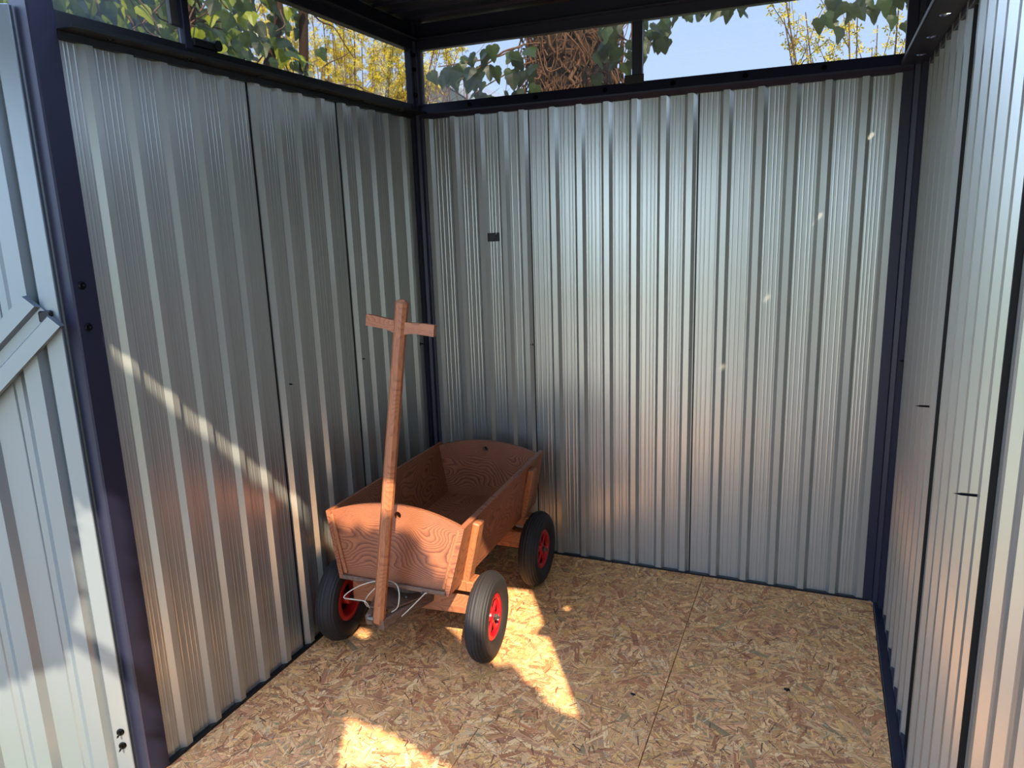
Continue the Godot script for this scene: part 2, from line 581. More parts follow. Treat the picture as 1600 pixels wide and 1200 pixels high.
	abox(s, Vector3(-0.30, 2.08, 2.565), Vector3(0.512, 2.42, 2.595), 0.002)
	part(ff, "corner_plate", s, M.navy)
	# base rails
	s = mb()
	abox(s, Vector3(-0.012, -0.02, 0.03), Vector3(0.018, 0.010, 1.775), 0.002)
	var b1 := thing("baseboard_left", "black steel base rail at the foot of the left wall", "rail", Vector3.ZERO, "", "structure")
	part(b1, "profile", s, M.black)
	s = mb()
	abox(s, Vector3(0.03, -0.02, -0.012), Vector3(2.02, 0.006, 0.019), 0.002)
	var b2 := thing("baseboard_back", "black steel base rail at the foot of the back wall", "rail", Vector3.ZERO, "", "structure")
	part(b2, "profile", s, M.black)
	s = mb()
	abox(s, Vector3(2.036, -0.02, 0.03), Vector3(2.10, 0.004, 2.62), 0.002)
	abox(s, Vector3(2.066, 0.004, 0.03), Vector3(2.10, 0.02, 2.62), 0.001)
	var b3 := thing("baseboard_right", "wide navy steel base rail at the foot of the right wall", "rail", Vector3.ZERO, "", "structure")
	part(b3, "profile", s, M.navy)

func mirror(p: PackedVector2Array, k: float) -> PackedVector2Array:
	var o := PackedVector2Array()
	for v in p: o.append(Vector2(v.x * k, v.y))
	return o

func build_windows() -> void:
	var w1 := thing("window_1", "long clear window strip above the back wall with one black mullion", "window", Vector3.ZERO, "", "structure")
	for x in [[0.05, 1.016], [1.054, 2.0]]:
		var s := mb()
		abox(s, Vector3(x[0], 2.115, -0.006), Vector3(x[1], 2.36, -0.003))
		part(w1, "pane", s, M.pane)
	var s2 := mb()
	abox(s2, Vector3(1.014, 2.11, -0.014), Vector3(1.056, 2.365, 0.014), 0.002)
	part(w1, "mullion", s2, M.navy)
	s2 = mb()
	abox(s2, Vector3(0.985, 2.115, 0.012), Vector3(1.064, 2.150, 0.018), 0.001)
	part(w1, "bracket", s2, M.black)
	s2 = mb()
	abox(s2, Vector3(0.03, HEAD, -0.014), Vector3(2.05, HEAD + 0.11, 0.02), 0.002)
	abox(s2, Vector3(0.03, HEAD + 0.036, 0.02), Vector3(2.05, HEAD + 0.042, 0.06), 0.001)
	part(w1, "head_rail", s2, M.navy)
	var w2 := thing("window_2", "long clear window strip above the left wall with ivy beyond", "window", Vector3.ZERO, "", "structure")
	for z in [[0.05, 1.33], [1.365, 1.77]]:
		var s := mb()
		abox(s, Vector3(-0.006, 2.115, z[0]), Vector3(-0.003, 2.36, z[1]))
		part(w2, "pane", s, M.pane)
	s2 = mb()
	abox(s2, Vector3(-0.014, 2.11, 1.335), Vector3(0.014, 2.365, 1.362), 0.002)
	part(w2, "mullion", s2, M.navy)
	s2 = mb()
	abox(s2, Vector3(-0.012, 2.17, 1.345), Vector3(0.0, 2.36, 1.395), 0.003)
	part(w2, "catch_plate", s2, M.steel)
	s2 = mb()
	abox(s2, Vector3(0.004, 2.122, 1.235), Vector3(0.016, 2.148, 1.33), 0.004)
	lathe(s2, [Vector2(0, -0.008), Vector2(0.016, -0.008), Vector2(0.016, 0.008), Vector2(0, 0.008)], 14, Transform3D(Basis.IDENTITY, Vector3(0.012, 2.14, 1.235)), false)
	part(w2, "latch", s2, M.black)
	s2 = mb()
	abox(s2, Vector3(-0.014, HEAD, 0.03), Vector3(0.02, HEAD + 0.11, ROOF - 0.05), 0.002)
	abox(s2, Vector3(0.02, HEAD + 0.036, 0.03), Vector3(0.06, HEAD + 0.042, ROOF - 0.05), 0.001)
	part(w2, "head_rail", s2, M.navy)

func build_roof() -> void:
	var r := thing("ceiling", "dark underside of the ribbed metal shed roof", "ceiling", Vector3.ZERO, "", "structure")
	# sheets run across; ribs along x
	var prof := sheet_outline(-0.10, ROOF, ribs_every(-0.02, ROOF - 0.06, 0.12))
	var s := mb()
	s.set_smooth_group(-1)
	var y0 := HEAD + 0.115
	for i in prof.size() - 1:
		var a := Vector3(-0.12, y0 + prof[i].y, prof[i].x)
		var b := Vector3(-0.12, y0 + prof[i + 1].y, prof[i + 1].x)
		var e := Vector3(2.36, 0, 0)
		var up := Vector3(0, 0.0015, 0)
		quad(s, a, b, b + e, a + e, Vector3.DOWN)
		quad(s, a + up, b + up, b + e + up, a + e + up, Vector3.UP)
	part(r, "roof_sheet", s, M.navy)
	for z in [0.92]:
		s = mb()
		abox(s, Vector3(0.0, HEAD + 0.05, z - 0.02), Vector3(2.08, HEAD + 0.113, z + 0.02), 0.002)
		part(r, "purlin", s, M.navy)
	s = mb()
	abox(s, Vector3(-0.12, HEAD - 0.02, ROOF - 0.05), Vector3(2.24, HEAD + 0.11, ROOF - 0.01), 0.002)
	part(r, "front_beam", s, M.navy)
	s = mb()
	abox(s, Vector3(RX, 2.20, 0.0), Vector3(RX + 0.02, HEAD + 0.13, 2.64), 0.002)
	part(r, "side_fascia", s, M.navy)

func ribs_every(a: float, b: float, d: float) -> Array:
	var o: Array = []
	while a < b:
		o.append(a)
		a += d
	return o

func build_door() -> void:
	# leaf hung on the post in the left wall, swung back against the outside
	var d := thing("door_1", "open pale ribbed metal door leaf with slanting brace in sunlight", "door", Vector3(-0.032, 0, 1.843), "", "structure")
	var u := Vector3(-0.85, 0, 0.53).normalized()
	var n := Vector3(0.53, 0, 0.85).normalized()
	var s := mb()
	var fold := PackedVector2Array([Vector2(0, 0)])
	for k in 5:
		for q in [Vector2(0.050, 0), Vector2(0.068, 0.018), Vector2(0.106, 0.018), Vector2(0.124, 0), Vector2(0.140, 0), Vector2(0.143, 0.0015), Vector2(0.146, 0)]:
			fold.append(q + Vector2(0.15 * k, 0))
	sheet(s, fold, Vector3(0, 0, 0), u, n, 0.0, 2.12)
	part(d, "sheet_panel", s, M.door_sheet)
	s = mb()
	var bx := Basis(u, Vector3.UP, u.cross(Vector3.UP))
	box(s, Transform3D(bx, u * 0.022 + n * 0.008 + Vector3(0, 1.06, 0)), Vector3(0.044, 2.12, 0.014), 0.002)
	part(d, "edge_strip", s, M.door_sheet)
	# brace: a hat profile
	s = mb()
	var a := u * 0.03 + n * 0.028 + Vector3(0, 1.40, 0)
	var b := u * 0.76 + n * 0.03 + Vector3(0, 0.70, 0)
	var run := b - a
	var across := run.cross(n).normalized()
	if across.y < 0.0: across = -across
	extrude(s, PackedVector2Array([Vector2(-0.055, -0.012), Vector2(-0.055, 0.016), Vector2(-0.019, 0.016), Vector2(-0.012, -0.004), Vector2(0.012, -0.004), Vector2(0.019, 0.016), Vector2(0.055, 0.016), Vector2(0.055, -0.012)]), a, across, n, run)
	part(d, "brace", s, M.door_sheet)
	for y in [0.17, 0.125]:
		screw(d, u * 0.022 + n * 0.016 + Vector3(0, y, 0), n, 0.03)
	s = mb()
	box(s, Transform3D(bx, u * 0.03 + n * 0.02 + Vector3(0, 1.385, 0)), Vector3(0.03, 0.03, 0.02), 0.004)
	part(d, "bracket", s, M.black)

# ======================================================================= handcart
func build_cart() -> void:
	var c := thing("handcart", "brown wooden handcart with tall T-handle standing on four red-rimmed wheels", "handcart", Vector3(0.389, 0.0, 0.615))
	c.rotation.y = 0.024
	var yb := 0.325
	var yt := 0.563
	# floor
	var s := mb()
	box(s, Transform3D.IDENTITY, Vector3(0.90, 0.018, 0.43), 0.003)
	part(c, "floor_board", s, M.wood, Transform3D(Basis(Vector3.UP, PI / 2), Vector3(0, yb - 0.006, 0.0)))
	# side boards: leaning planks, a little wider apart at the front
	for sx in [-1.0, 1.0]:
		side_board(c, sx, yb, yt)
	end_panel(c, "front_panel", 0.440, 0.412, 0.211, 0.266, yb, 0.558, 0.052, Vector2(0.016, 0.572))
	var bp := end_panel(c, "back_panel", -0.430, -0.430, 0.208, 0.246, yb, 0.558, 0.042, Vector2(-0.005, 0.56))
	# cord through the hole in the back panel
	s = mb()
	tube(s, curve([Vector3(-0.004, 0.598, -0.432), Vector3(-0.005, 0.604, -0.425), Vector3(-0.007, 0.58, -0.412), Vector3(-0.006, 0.560, -0.414), Vector3(0.004, 0.548, -0.416), Vector3(0.008, 0.556, -0.43)]), 0.0022, 0.0022, 6)
	part(bp, "cord_loop", s, M.cord)
	# corner strips at the front end
	for sx in [-1.0, 1.0]:
		bar(c, "corner_strip", M.wood_plain, Vector3(sx * 0.201, yb + 0.004, 0.452), Vector3(sx * 0.262, 0.548, 0.428), 0.014, 0.012, Vector3(sx, 0, 0))
	bar(c, "bottom_strip", M.wood_grey, Vector3(-0.215, yb - 0.006, 0.462), Vector3(0.215, yb - 0.006, 0.462), 0.016, 0.012)
	# bolsters that carry the box and hold the stakes
	for z in [0.325, -0.29]:
		bar(c, "bolster", M.wood_plain, Vector3(-0.268, 0.297, z), Vector3(0.268, 0.297, z), 0.042, 0.06)
		for sx in [-1.0, 1.0]:
			var top := 0.545 if z > 0.0 else 0.535
			var ax := 0.236 if z > 0.0 else 0.228
			var bx := 0.290 if z > 0.0 else 0.274
			bar(c, "stake", M.wood_plain, Vector3(sx * ax, 0.312, z), Vector3(sx * bx, top, z), 0.028, 0.054, Vector3(sx, 0.2, 0), 0.005)
			bar(c, "stake_holder", M.wood_plain, Vector3(sx * (ax + 0.02), 0.278, z), Vector3(sx * (ax + 0.02), 0.318, z), 0.03, 0.07, Vector3(sx, 0, 0), 0.004)
	# rear axle with its two gussets
	bar(c, "axle_beam", M.wood_plain, Vector3(-0.235, 0.204, -0.29), Vector3(0.235, 0.204, -0.29), 0.078, 0.05)
	for sx in [-1.0, 1.0]:
		s = mb()
		extrude(s, PackedVector2Array([Vector2(0.06, 0.242), Vector2(0.19, 0.242), Vector2(0.13, 0.277), Vector2(0.06, 0.277)]), Vector3(0, 0, -0.31), Vector3.RIGHT * sx, Vector3.UP, Vector3(0, 0, 0.04))
		part(c, "axle_gusset", s, M.wood_plain)
	bar(c, "reach_pole", M.wood_plain, Vector3(0, 0.255, -0.30), Vector3(0, 0.255, 0.33), 0.04, 0.05)
	# front axle, turned a little with the drawbar
	var turn := Basis(Vector3.UP, 0.075)
	var piv := Vector3(0, 0, 0.318)
	var T := func(p: Vector3) -> Vector3: return piv + turn * (p - piv)
	bar(c, "axle_beam", M.wood_plain, T.call(Vector3(-0.245, 0.207, 0.318)), T.call(Vector3(0.245, 0.207, 0.318)), 0.078, 0.052)
	s = mb()
	lathe(s, [Vector2(0, -0.016), Vector2(0.075, -0.016), Vector2(0.075, 0.016), Vector2(0, 0.016)], 24, Transform3D(Basis(Vector3.FORWARD, -PI / 2), Vector3(0, 0.262, 0.318)), false)
	part(c, "turntable", s, M.wood_grey)
	for e in [[Vector3(-0.105, 0.226, 0.33), Vector3(-0.055, 0.214, 0.545)], [Vector3(0.085, 0.226, 0.33), Vector3(0.002, 0.216, 0.565)]]:
		bar(c, "drawbar_arm", M.wood_grey, e[0], e[1], 0.042, 0.03, Vector3.UP, 0.006)
	s = mb()
	extrude(s, PackedVector2Array([Vector2(-0.13, 0.345), Vector2(0.11, 0.345), Vector2(0.012, 0.52), Vector2(-0.066, 0.515)]), Vector3(0, 0.247, 0), Vector3.RIGHT, Vector3.BACK, Vector3(0, 0.006, 0))
	part(c, "drawbar_plate", s, M.wood_grey)
	for p in [Vector3(0.03, 0.256, 0.42), Vector3(-0.07, 0.256, 0.40), Vector3(0.07, 0.256, 0.375)]:
		s = mb()
		lathe(s, [Vector2(0, 0.004), Vector2(0.006, 0.003), Vector2(0.008, -0.004), Vector2(0, -0.004)], 10, Transform3D(Basis(Vector3.BACK, PI / 2), p))
		part(c, "bolt", s, M.steel)
	# T-handle
	var h0 := Vector3(-0.008, 0.215, 0.556)
	var h1 := Vector3(0.139, 1.352, 0.50)
	var shaft := bar(c, "handle_shaft", M.wood_plain, h0, h1, 0.042, 0.034, Vector3.RIGHT, 0.010)
	var mid := h0.lerp(h1, 0.927)
	var dir := (h1 - h0).normalized()
	var side := dir.cross(Vector3(0.0, 0.0, 1.0)).normalized()
	if side.x < 0: side = -side
	s = mb()
	var out := PackedVector2Array()
	for k in 25:      # lower edge waisted towards the shaft on both sides
		var t := -1.0 + 2.0 * k / 24.0
		out.append(Vector2(t * 0.124, -0.017 - 0.012 * exp(-pow(t * 3.6, 2.0))))
	for k in 25:
		var t := 1.0 - 2.0 * k / 24.0
		out.append(Vector2(t * 0.124, 0.017 - 0.003 * cos(t * PI)))
	extrude(s, out, Vector3(0, 0, -0.009), Vector3.RIGHT, Vector3.UP, Vector3(0, 0, 0.018))
	var fwd := side.cross(dir)
	part(c, "handle_grip", s, M.wood_plain, Transform3D(Basis(side, dir, fwd), mid))
	s = mb()
	lathe(s, [Vector2(0, -0.034), Vector2(0.009, -0.034), Vector2(0.009, 0.034), Vector2(0, 0.034)], 12, Transform3D(Basis.IDENTITY, Vector3(-0.016, 0.228, 0.552)), false)
	part(c, "hinge_pin", s, M.steel)
	# wheels
	wheel(c, T.call(Vector3(0.300, 0.165, 0.330)), 1.0, 0.075)
	wheel(c, T.call(Vector3(-0.300, 0.165, 0.330)), -1.0, 0.075)
	wheel(c, Vector3(0.285, 0.165, -0.29), 1.0, 0.0)
	wheel(c, Vector3(-0.285, 0.165, -0.29), -1.0, 0.0)
	build_wires(c)

func side_board(c: Node, sx: float, yb: float, yt: float) -> void:
	# eight corners: inner and outer faces of a leaning plank
	var s := mb()
	s.set_smooth_group(-1)
	var th := 0.018
	var zf := 0.452
	var zb := -0.462
	var lean := Vector3(sx * 0.97, -0.24, 0) * th
	var p: Array = [Vector3(sx * 0.207, yb - 0.012, 0.462), Vector3(sx * 0.266, yt, 0.432), Vector3(sx * 0.247, yt + 0.004, zb), Vector3(sx * 0.205, yb - 0.012, zb + 0.01)]
	var o: Array = []
	for v in p: o.append(v + lean)
	var mid := Vector3(sx * 0.24, 0.45, 0)
	quad(s, p[0], p[1], p[2], p[3], Vector3(-sx, 0.2, 0))
	quad(s, o[0], o[1], o[2], o[3], Vector3(sx, -0.2, 0))
	for k in 4:
		var k2 := (k + 1) % 4
		quad(s, p[k], p[k2], o[k2], o[k], (p[k] + o[k2]) * 0.5 - mid)
	part(c, "side_board", s, M.wood)

# trapezoid board with an arched top edge and a round hand hole
func end_panel(c: Node, called: String, z_bottom: float, z_top: float, wb: float, wt: float, yb: float, yt: float, arch: float, hole: Vector2) -> MeshInstance3D:
	var outline := PackedVector2Array([Vector2(-wb, 0), Vector2(wb, 0)])
	var hgt := yt - yb
	for k in 25:
		var t := 1.0 - 2.0 * k / 24.0
		outline.append(Vector2(t * wt, hgt + arch * (1.0 - t * t)))
	var hp := Vector2(hole.x, hole.y - yb)
	# the board is cut in a left and a right half at the hole so that the hole is a real one
	var s := mb()
	var ring := PackedVector2Array()
	for k in 24:
		ring.append(hp + Vector2(cos(TAU * k / 24.0), sin(TAU * k / 24.0)) * 0.0135)
	var left := PackedVector2Array([Vector2(-1, -1), Vector2(hp.x, -1), Vector2(hp.x, 2), Vector2(-1, 2)])
	var right := PackedVector2Array([Vector2(hp.x, -1), Vector2(1, -1), Vector2(1, 2), Vector2(hp.x, 2)])
	for half in [left, right]:
		for a in Geometry2D.intersect_polygons(outline, half):
			for b in Geometry2D.clip_polygons(a, ring):
				extrude(s, b, Vector3(0, 0, -0.009), Vector3.RIGHT, Vector3.UP, Vector3(0, 0, 0.018))
	var o := part(c, called, s, M.wood)
	o.position = Vector3(0, yb, z_bottom)
	o.rotation.x = atan2(z_top - z_bottom, hgt)
	return o

func wheel(c: Node, at: Vector3, side: float, turn: float) -> void:
	var w := Node3D.new()
	w.name = "wheel"
	c.add_child(w, true)
	w.position = at
	w.rotation.y = turn + (0.0 if side > 0.0 else PI)
	# tyre: round section with grooves round the tread
	var s := mb()
	var prof: Array = []
	var hw := 0.0425
	for k in 73:
		var t := -1.0 + 2.0 * k / 72.0            # from the inner to the outer bead over the tread
		var an := t * 2.45
		var x := sin(an) * hw * (1.0 if absf(an) < PI / 2 else 0.98)
		var r := 0.1195 + cos(an) * 0.0455
		if absf(an) < 1.12:
			r = minf(r, 0.1655)
			var g := fposmod(an / 1.12 * 4.0 + 0.5, 1.0)
			if g < 0.28: r -= 0.0032
		prof.append(Vector2(r, x))
	lathe(s, prof, 56)
	part(w, "tire", s, M.rubber)
	# rim: outer ring, spokes, hub
	s = mb()
	lathe(s, [Vector2(0.088, -0.03), Vector2(0.088, 0.026), Vector2(0.080, 0.030), Vector2(0.068, 0.029), Vector2(0.065, 0.024), Vector2(0.064, -0.03), Vector2(0.088, -0.03)], 40)
	lathe(s, [Vector2(0.0, -0.03), Vector2(0.024, -0.03), Vector2(0.024, 0.022), Vector2(0.020, 0.026), Vector2(0.0, 0.026)], 24)
	for k in 6:
		var an := TAU * k / 6.0 + 0.3
		var d := Vector3(0, cos(an), sin(an))
		box(s, Transform3D(Basis(d, Vector3.RIGHT, d.cross(Vector3.RIGHT)), d * 0.044 + Vector3(0.0195, 0, 0)), Vector3(0.05, 0.009, 0.012), 0.003)
	part(w, "rim", s, M.red)
	s = mb()
	lathe(s, [Vector2(0, 0.015), Vector2(0.0645, 0.015), Vector2(0.0645, 0.010), Vector2(0, 0.010)], 24)
	part(w, "rim_back", s, M.rubber)
	s = mb()
	lathe(s, [Vector2(0.0125, 0.024), Vector2(0.0125, 0.036), Vector2(0.0105, 0.039), Vector2(0.0065, 0.039), Vector2(0.0065, 0.048), Vector2(0, 0.05)], 6, Transform3D.IDENTITY, false)
	part(w, "hub_nut", s, M.steel)
	s = mb()
	lathe(s, [Vector2(0, -0.075), Vector2(0.011, -0.075), Vector2(0.011, -0.025), Vector2(0, -0.025)], 12)
	part(w, "axle_stub", s, M.steel)

func build_wires(c: Node3D) -> void:
	var w := Node3D.new()
	w.name = "wire"
	w.set_meta("label", "thin pale wire tangled in loops round the drawbar")
	c.add_child(w)
	var s := mb()
	tube(s, curve([Vector3(-0.055, 0.258, 0.535), Vector3(-0.061, 0.289, 0.55), Vector3(-0.11, 0.289, 0.55), Vector3(-0.153, 0.286, 0.545), Vector3(-0.136, 0.307, 0.535), Vector3(-0.083, 0.337, 0.52), Vector3(-0.02, 0.352, 0.50), Vector3(0.041, 0.356, 0.51), Vector3(0.068, 0.333, 0.53), Vector3(0.065, 0.286, 0.54), Vector3(0.032, 0.254, 0.53)], 8), 0.0021, 0.0021, 6)
	part(w, "loop", s, M.wire)
	s = mb()
	tube(s, curve([Vector3(-0.069, 0.254, 0.525), Vector3(-0.073, 0.278, 0.535), Vector3(-0.053, 0.310, 0.535), Vector3(-0.028, 0.335, 0.52), Vector3(0.0, 0.345, 0.49)], 8), 0.0021, 0.0021, 6)
	part(w, "loop", s, M.wire)
	s = mb()
	tube(s, curve([Vector3(0.148, 0.318, 0.478), Vector3(0.142, 0.318, 0.482), Vector3(0.115, 0.289, 0.48), Vector3(0.068, 0.239, 0.49), Vector3(0.02, 0.192, 0.48)], 8), 0.0022, 0.0022, 6)
	part(w, "free_end", s, M.wire)

func build_plaque() -> void:
	var s := mb()
	abox(s, Vector3(-0.03, -0.0195, 0.0), Vector3(0.03, 0.0195, 0.0015))
	var p := part(self, "plaque", s, plaque_material(), Transform3D(Basis(Vector3.BACK, 0.02), Vector3(0.369, 1.519, 0.0016)))
	tag(p, "small black maker's plate with fine grey print on the back wall", "plate")

func plaque_material() -> StandardMaterial3D:
	var im := Image.create(128, 84, false, Image.FORMAT_RGB8)
	im.fill(Color(0.02, 0.02, 0.022))
	var r := RandomNumberGenerator.new()
	r.seed = 4
	for row in [[14, 12, 96], [26, 30, 92], [38, 14, 76], [48, 34, 92], [58, 20, 66], [70, 14, 106]]:
		var x: int = row[1]
		while x < row[2]:
			var wd := r.randi_range(2, 6)
			im.fill_rect(Rect2i(x, row[0] - 3, wd, r.randi_range(3, 5)), Color(0.34, 0.34, 0.34))
			x += wd + 2
	im.fill_rect(Rect2i(92, 8, 7, 7), Color(0.8, 0.8, 0.8))
	var m := mat(Color.WHITE, 0.4)
	m.albedo_texture = ImageTexture.create_from_image(im)
	m.uv1_triplanar = true
	m.uv1_scale = Vector3(1.0 / 0.06, 1.0 / 0.039, 1.0)
	m.uv1_offset = Vector3(0.5, 0.5, 0)
	return m

func build_crumbs() -> void:
	var k := 0
	for e in [[Vector3(1.736, 0.0, 0.757), "dark bark crumb lying on the narrow floor board beside the right wall"], [Vector3(1.254, 0.0, 0.959), "dark bark crumb lying on the wide floor board beside the sunlit patch"]]:
		var at: Vector3 = e[0]
		var s := mb()
		var w := 0.009 - 0.002 * k
		for j in 3:
			box(s, Transform3D(Basis.from_euler(Vector3(0.3 * j, 1.1 * j + k, 0.2 * j)), Vector3(w * 0.6 * (j - 1), 0.0032, w * 0.4 * (j % 2))), Vector3(w * 1.2, 0.005, w * (0.9 - 0.15 * j)), 0.0012)
		var o := part(self, "bark_crumb", s, M.cord, Transform3D(Basis.IDENTITY, at + Vector3(0, 0.0012, 0)))
		tag(o, e[1], "crumb", "bark crumbs on the floor")
		k += 1

# ======================================================================= garden
func build_outside() -> void:
	var s := mb()
	abox(s, Vector3(-40, -0.4, -40), Vector3(40, -0.11, 40))
	var g := part(self, "ground", s, M.grass)
	tag(g, "green garden ground round the shed", "ground", "", "structure")
	s = mb()
	abox(s, Vector3(-3.0, -0.2, 2.66), Vector3(3.0, -0.10, 9.0), 0.01)
	tag(part(self, "terrace", s, M.paving), "pale concrete terrace before the open shed front", "terrace", "", "structure")
	ivy_tree()
	ivy_thicket()
	forsythia("yellow flowering forsythia shrub against blue sky behind the back window", Vector3(2.05, -0.11, -1.7), 0.75, 2.75, 30, 2600, 31, Vector3(0.0, 0, 0))
	forsythia("dense yellow flowering forsythia shrub behind the left window beyond the ivy", Vector3(-2.35, -0.11, -2.75), 1.25, 3.5, 90, 16000, 32, Vector3.ZERO)
	bare_shrub()
	garden_house()
	back_trees()
	shade_tree()
	conifer_hedge()

# lobed ivy leaf, stalk at the origin, tip along -y, folded a little along the midrib
func ivy_leaf(m: Material, lobes := 1.0) -> ArrayMesh:
	var half := [Vector2(0.0, 0.0), Vector2(0.16, 0.10), Vector2(0.40, 0.02), Vector2(0.50, -0.22), Vector2(0.40, -0.40), Vector2(0.30 - 0.04 * lobes, -0.58), Vector2(0.16, -0.86), Vector2(0.0, -1.06)]
	var s := mb()
	s.set_smooth_group(-1)
	for sx in [-1.0, 1.0]:
		for k in range(1, half.size() - 1):
			var p: Vector2 = half[k]
			var q: Vector2 = half[k + 1]
			var f := func(v: Vector2) -> Vector3: return Vector3(v.x * sx, v.y, -absf(v.x) * 0.28 + v.y * v.y * -0.16)
			tri(s, Vector3(0, -0.22, 0), f.call(p), f.call(q), Vector3.BACK)
		tri(s, Vector3(0, -0.22, 0), Vector3.ZERO, Vector3(half[1].x * sx, half[1].y, -half[1].x * 0.28), Vector3.BACK)
	return commit(s, m)

func leaf_xf(at: Vector3, size: float, face: Vector3, droop := 0.5) -> Transform3D:
	var z := (face + Vector3(rng.randf_range(-0.8, 0.8), rng.randf_range(-0.3, 0.6), rng.randf_range(-0.8, 0.8))).normalized()
	var y := Vector3(rng.randf_range(-0.6, 0.6), 1.0, rng.randf_range(-0.6, 0.6))
	var x := y.cross(z).normalized()
	return Transform3D(Basis(x, z.cross(x), z) * size, at)

func vine(from: Vector3, to: Vector3, wob: float, n := 6) -> PackedVector3Array:
	var p: Array = []
	for k in n + 1:
		var t := float(k) / n
		var off := Vector3(rng.randf_range(-1, 1), rng.randf_range(-1, 1), rng.randf_range(-1, 1)) * wob
		p.append(from.lerp(to, t) + (off if k > 0 and k < n else Vector3.ZERO))
	return curve(p, 3)

func ivy_tree() -> void:
	var o := Vector3(0.43, -0.11, -1.05)
	var t := thing("ivy_tree", "thick tree trunk wrapped in brown ivy stems behind the back window", "tree", o)
	var s := mb()
	var p := PackedVector3Array()
	for k in 15:
		p.append(Vector3(0.03 * sin(k * 0.9), 0.27 * k, 0.03 * cos(k * 1.3)))
	tube(s, p, 0.19, 0.23, 18)
	part(t, "trunk", s, M.bark)
	# tangled stems on the bark; the thick ones one by one, the thin ones as a mat
	for k in 16:
		var a0 := rng.randf_range(-0.4, PI + 0.4)
		var y0 := rng.randf_range(1.4, 2.3)
		var pts: Array = []
		var n := 7
		for i in n + 1:
			var an := a0 + sin(i * 1.3 + k) * 0.8 + rng.randf_range(-0.45, 0.45)
			pts.append(Vector3(cos(an) * 0.245, y0 + i * 0.15 + rng.randf_range(-0.1, 0.1), sin(an) * 0.27))
		s = mb()
		tube(s, curve(pts, 4), rng.randf_range(0.007, 0.015), 0.006, 7)
		part(t, "stem", s, M.vine)
	s = mb()
	for k in 800:
		var an := rng.randf_range(-0.5, PI + 0.5)
		var y := rng.randf_range(2.0, 3.3)
		var r := rng.randf_range(0.225, 0.30)
		var a := Vector3(cos(an) * r, y, sin(an) * r)
		var an2 := an + rng.randf_range(-0.9, 0.9)
		var b := Vector3(cos(an2) * r, y + rng.randf_range(-0.4, 0.4), sin(an2) * r)
		tube(s, vine(a, b, 0.05, 3), rng.randf_range(0.002, 0.0055), 0.002, 4)
	var mat_ := part(t, "stem_mat", s, M.vine)
	mat_.set_meta("kind", "stuff")
	# limb that hangs over the shed, and side shoots that carry the leaves
	s = mb()
	tube(s, curve([Vector3(0.1, 2.95, 0.1), Vector3(0.5, 2.83, 0.38), Vector3(1.0, 2.75, 0.45), Vector3(1.6, 2.66, 0.42)], 5), 0.04, 0.018, 8)
	part(t, "limb", s, M.bark)
	var shoots := [
		[Vector3(-0.05, 2.62, 0.2), Vector3(-0.62, 2.52, 0.45)], [Vector3(-0.1, 2.55, 0.2), Vector3(-0.38, 2.36, 0.5)],
		[Vector3(-0.1, 2.5, 0.25), Vector3(-0.18, 2.30, 0.5)], [Vector3(-0.2, 2.6, 0.3), Vector3(-0.5, 2.42, 0.48)],
		[Vector3(0.2, 2.55, 0.2), Vector3(0.36, 2.36, 0.4)], [Vector3(0.2, 2.7, 0.2), Vector3(0.5, 2.52, 0.42)]]
	for e in shoots:
		s = mb()
		tube(s, vine(e[0], e[1], 0.03, 4), 0.006, 0.003, 5)
		part(t, "shoot", s, M.vine)
	var big := [ivy_leaf(M.leaf), ivy_leaf(M.leaf_dark, 0.0), ivy_leaf(M.leaf_dark)]
	var spots: Array = []
	for k in 62:       # cluster left of the trunk
		var u := rng.randf()
		spots.append([Vector3(lerpf(-0.60, 0.0, u) + rng.randf_range(-0.05, 0.05), lerpf(2.50, 2.44, u) + rng.randf_range(-0.13, 0.12) * (0.6 + u), rng.randf_range(0.36, 0.52)), 0.075])
	for k in 46:       # right of the trunk, thinning out
		var u := pow(rng.randf(), 1.4)
		spots.append([Vector3(0.24 + 0.34 * u, 2.62 - 0.02 * u + rng.randf_range(-0.20, 0.12) * (1.1 - u * 0.75), rng.randf_range(0.25, 0.48)), 0.07])
	for k in 34:       # hanging from the limb
		spots.append([Vector3(rng.randf_range(0.62, 1.10), rng.randf_range(2.615, 2.72), rng.randf_range(0.38, 0.5)), 0.07])
	for k in 30:
		spots.append([Vector3(rng.randf_range(1.26, 1.70), rng.randf_range(2.52, 2.68), rng.randf_range(0.38, 0.5)), 0.07])
	for q in [Vector3(1.27, 2.52, 0.45), Vector3(1.32, 2.50, 0.45), Vector3(1.36, 2.47, 0.45), Vector3(1.56, 2.49, 0.46), Vector3(1.60, 2.46, 0.46)]:
		spots.append([q, 0.06])
	for q in spots:
		part_mesh(t, "leaf", big[rng.randi() % 3], leaf_xf(q[0], q[1] * rng.randf_range(0.75, 1.2), Vector3(0.2, 0.1, 1.0)))

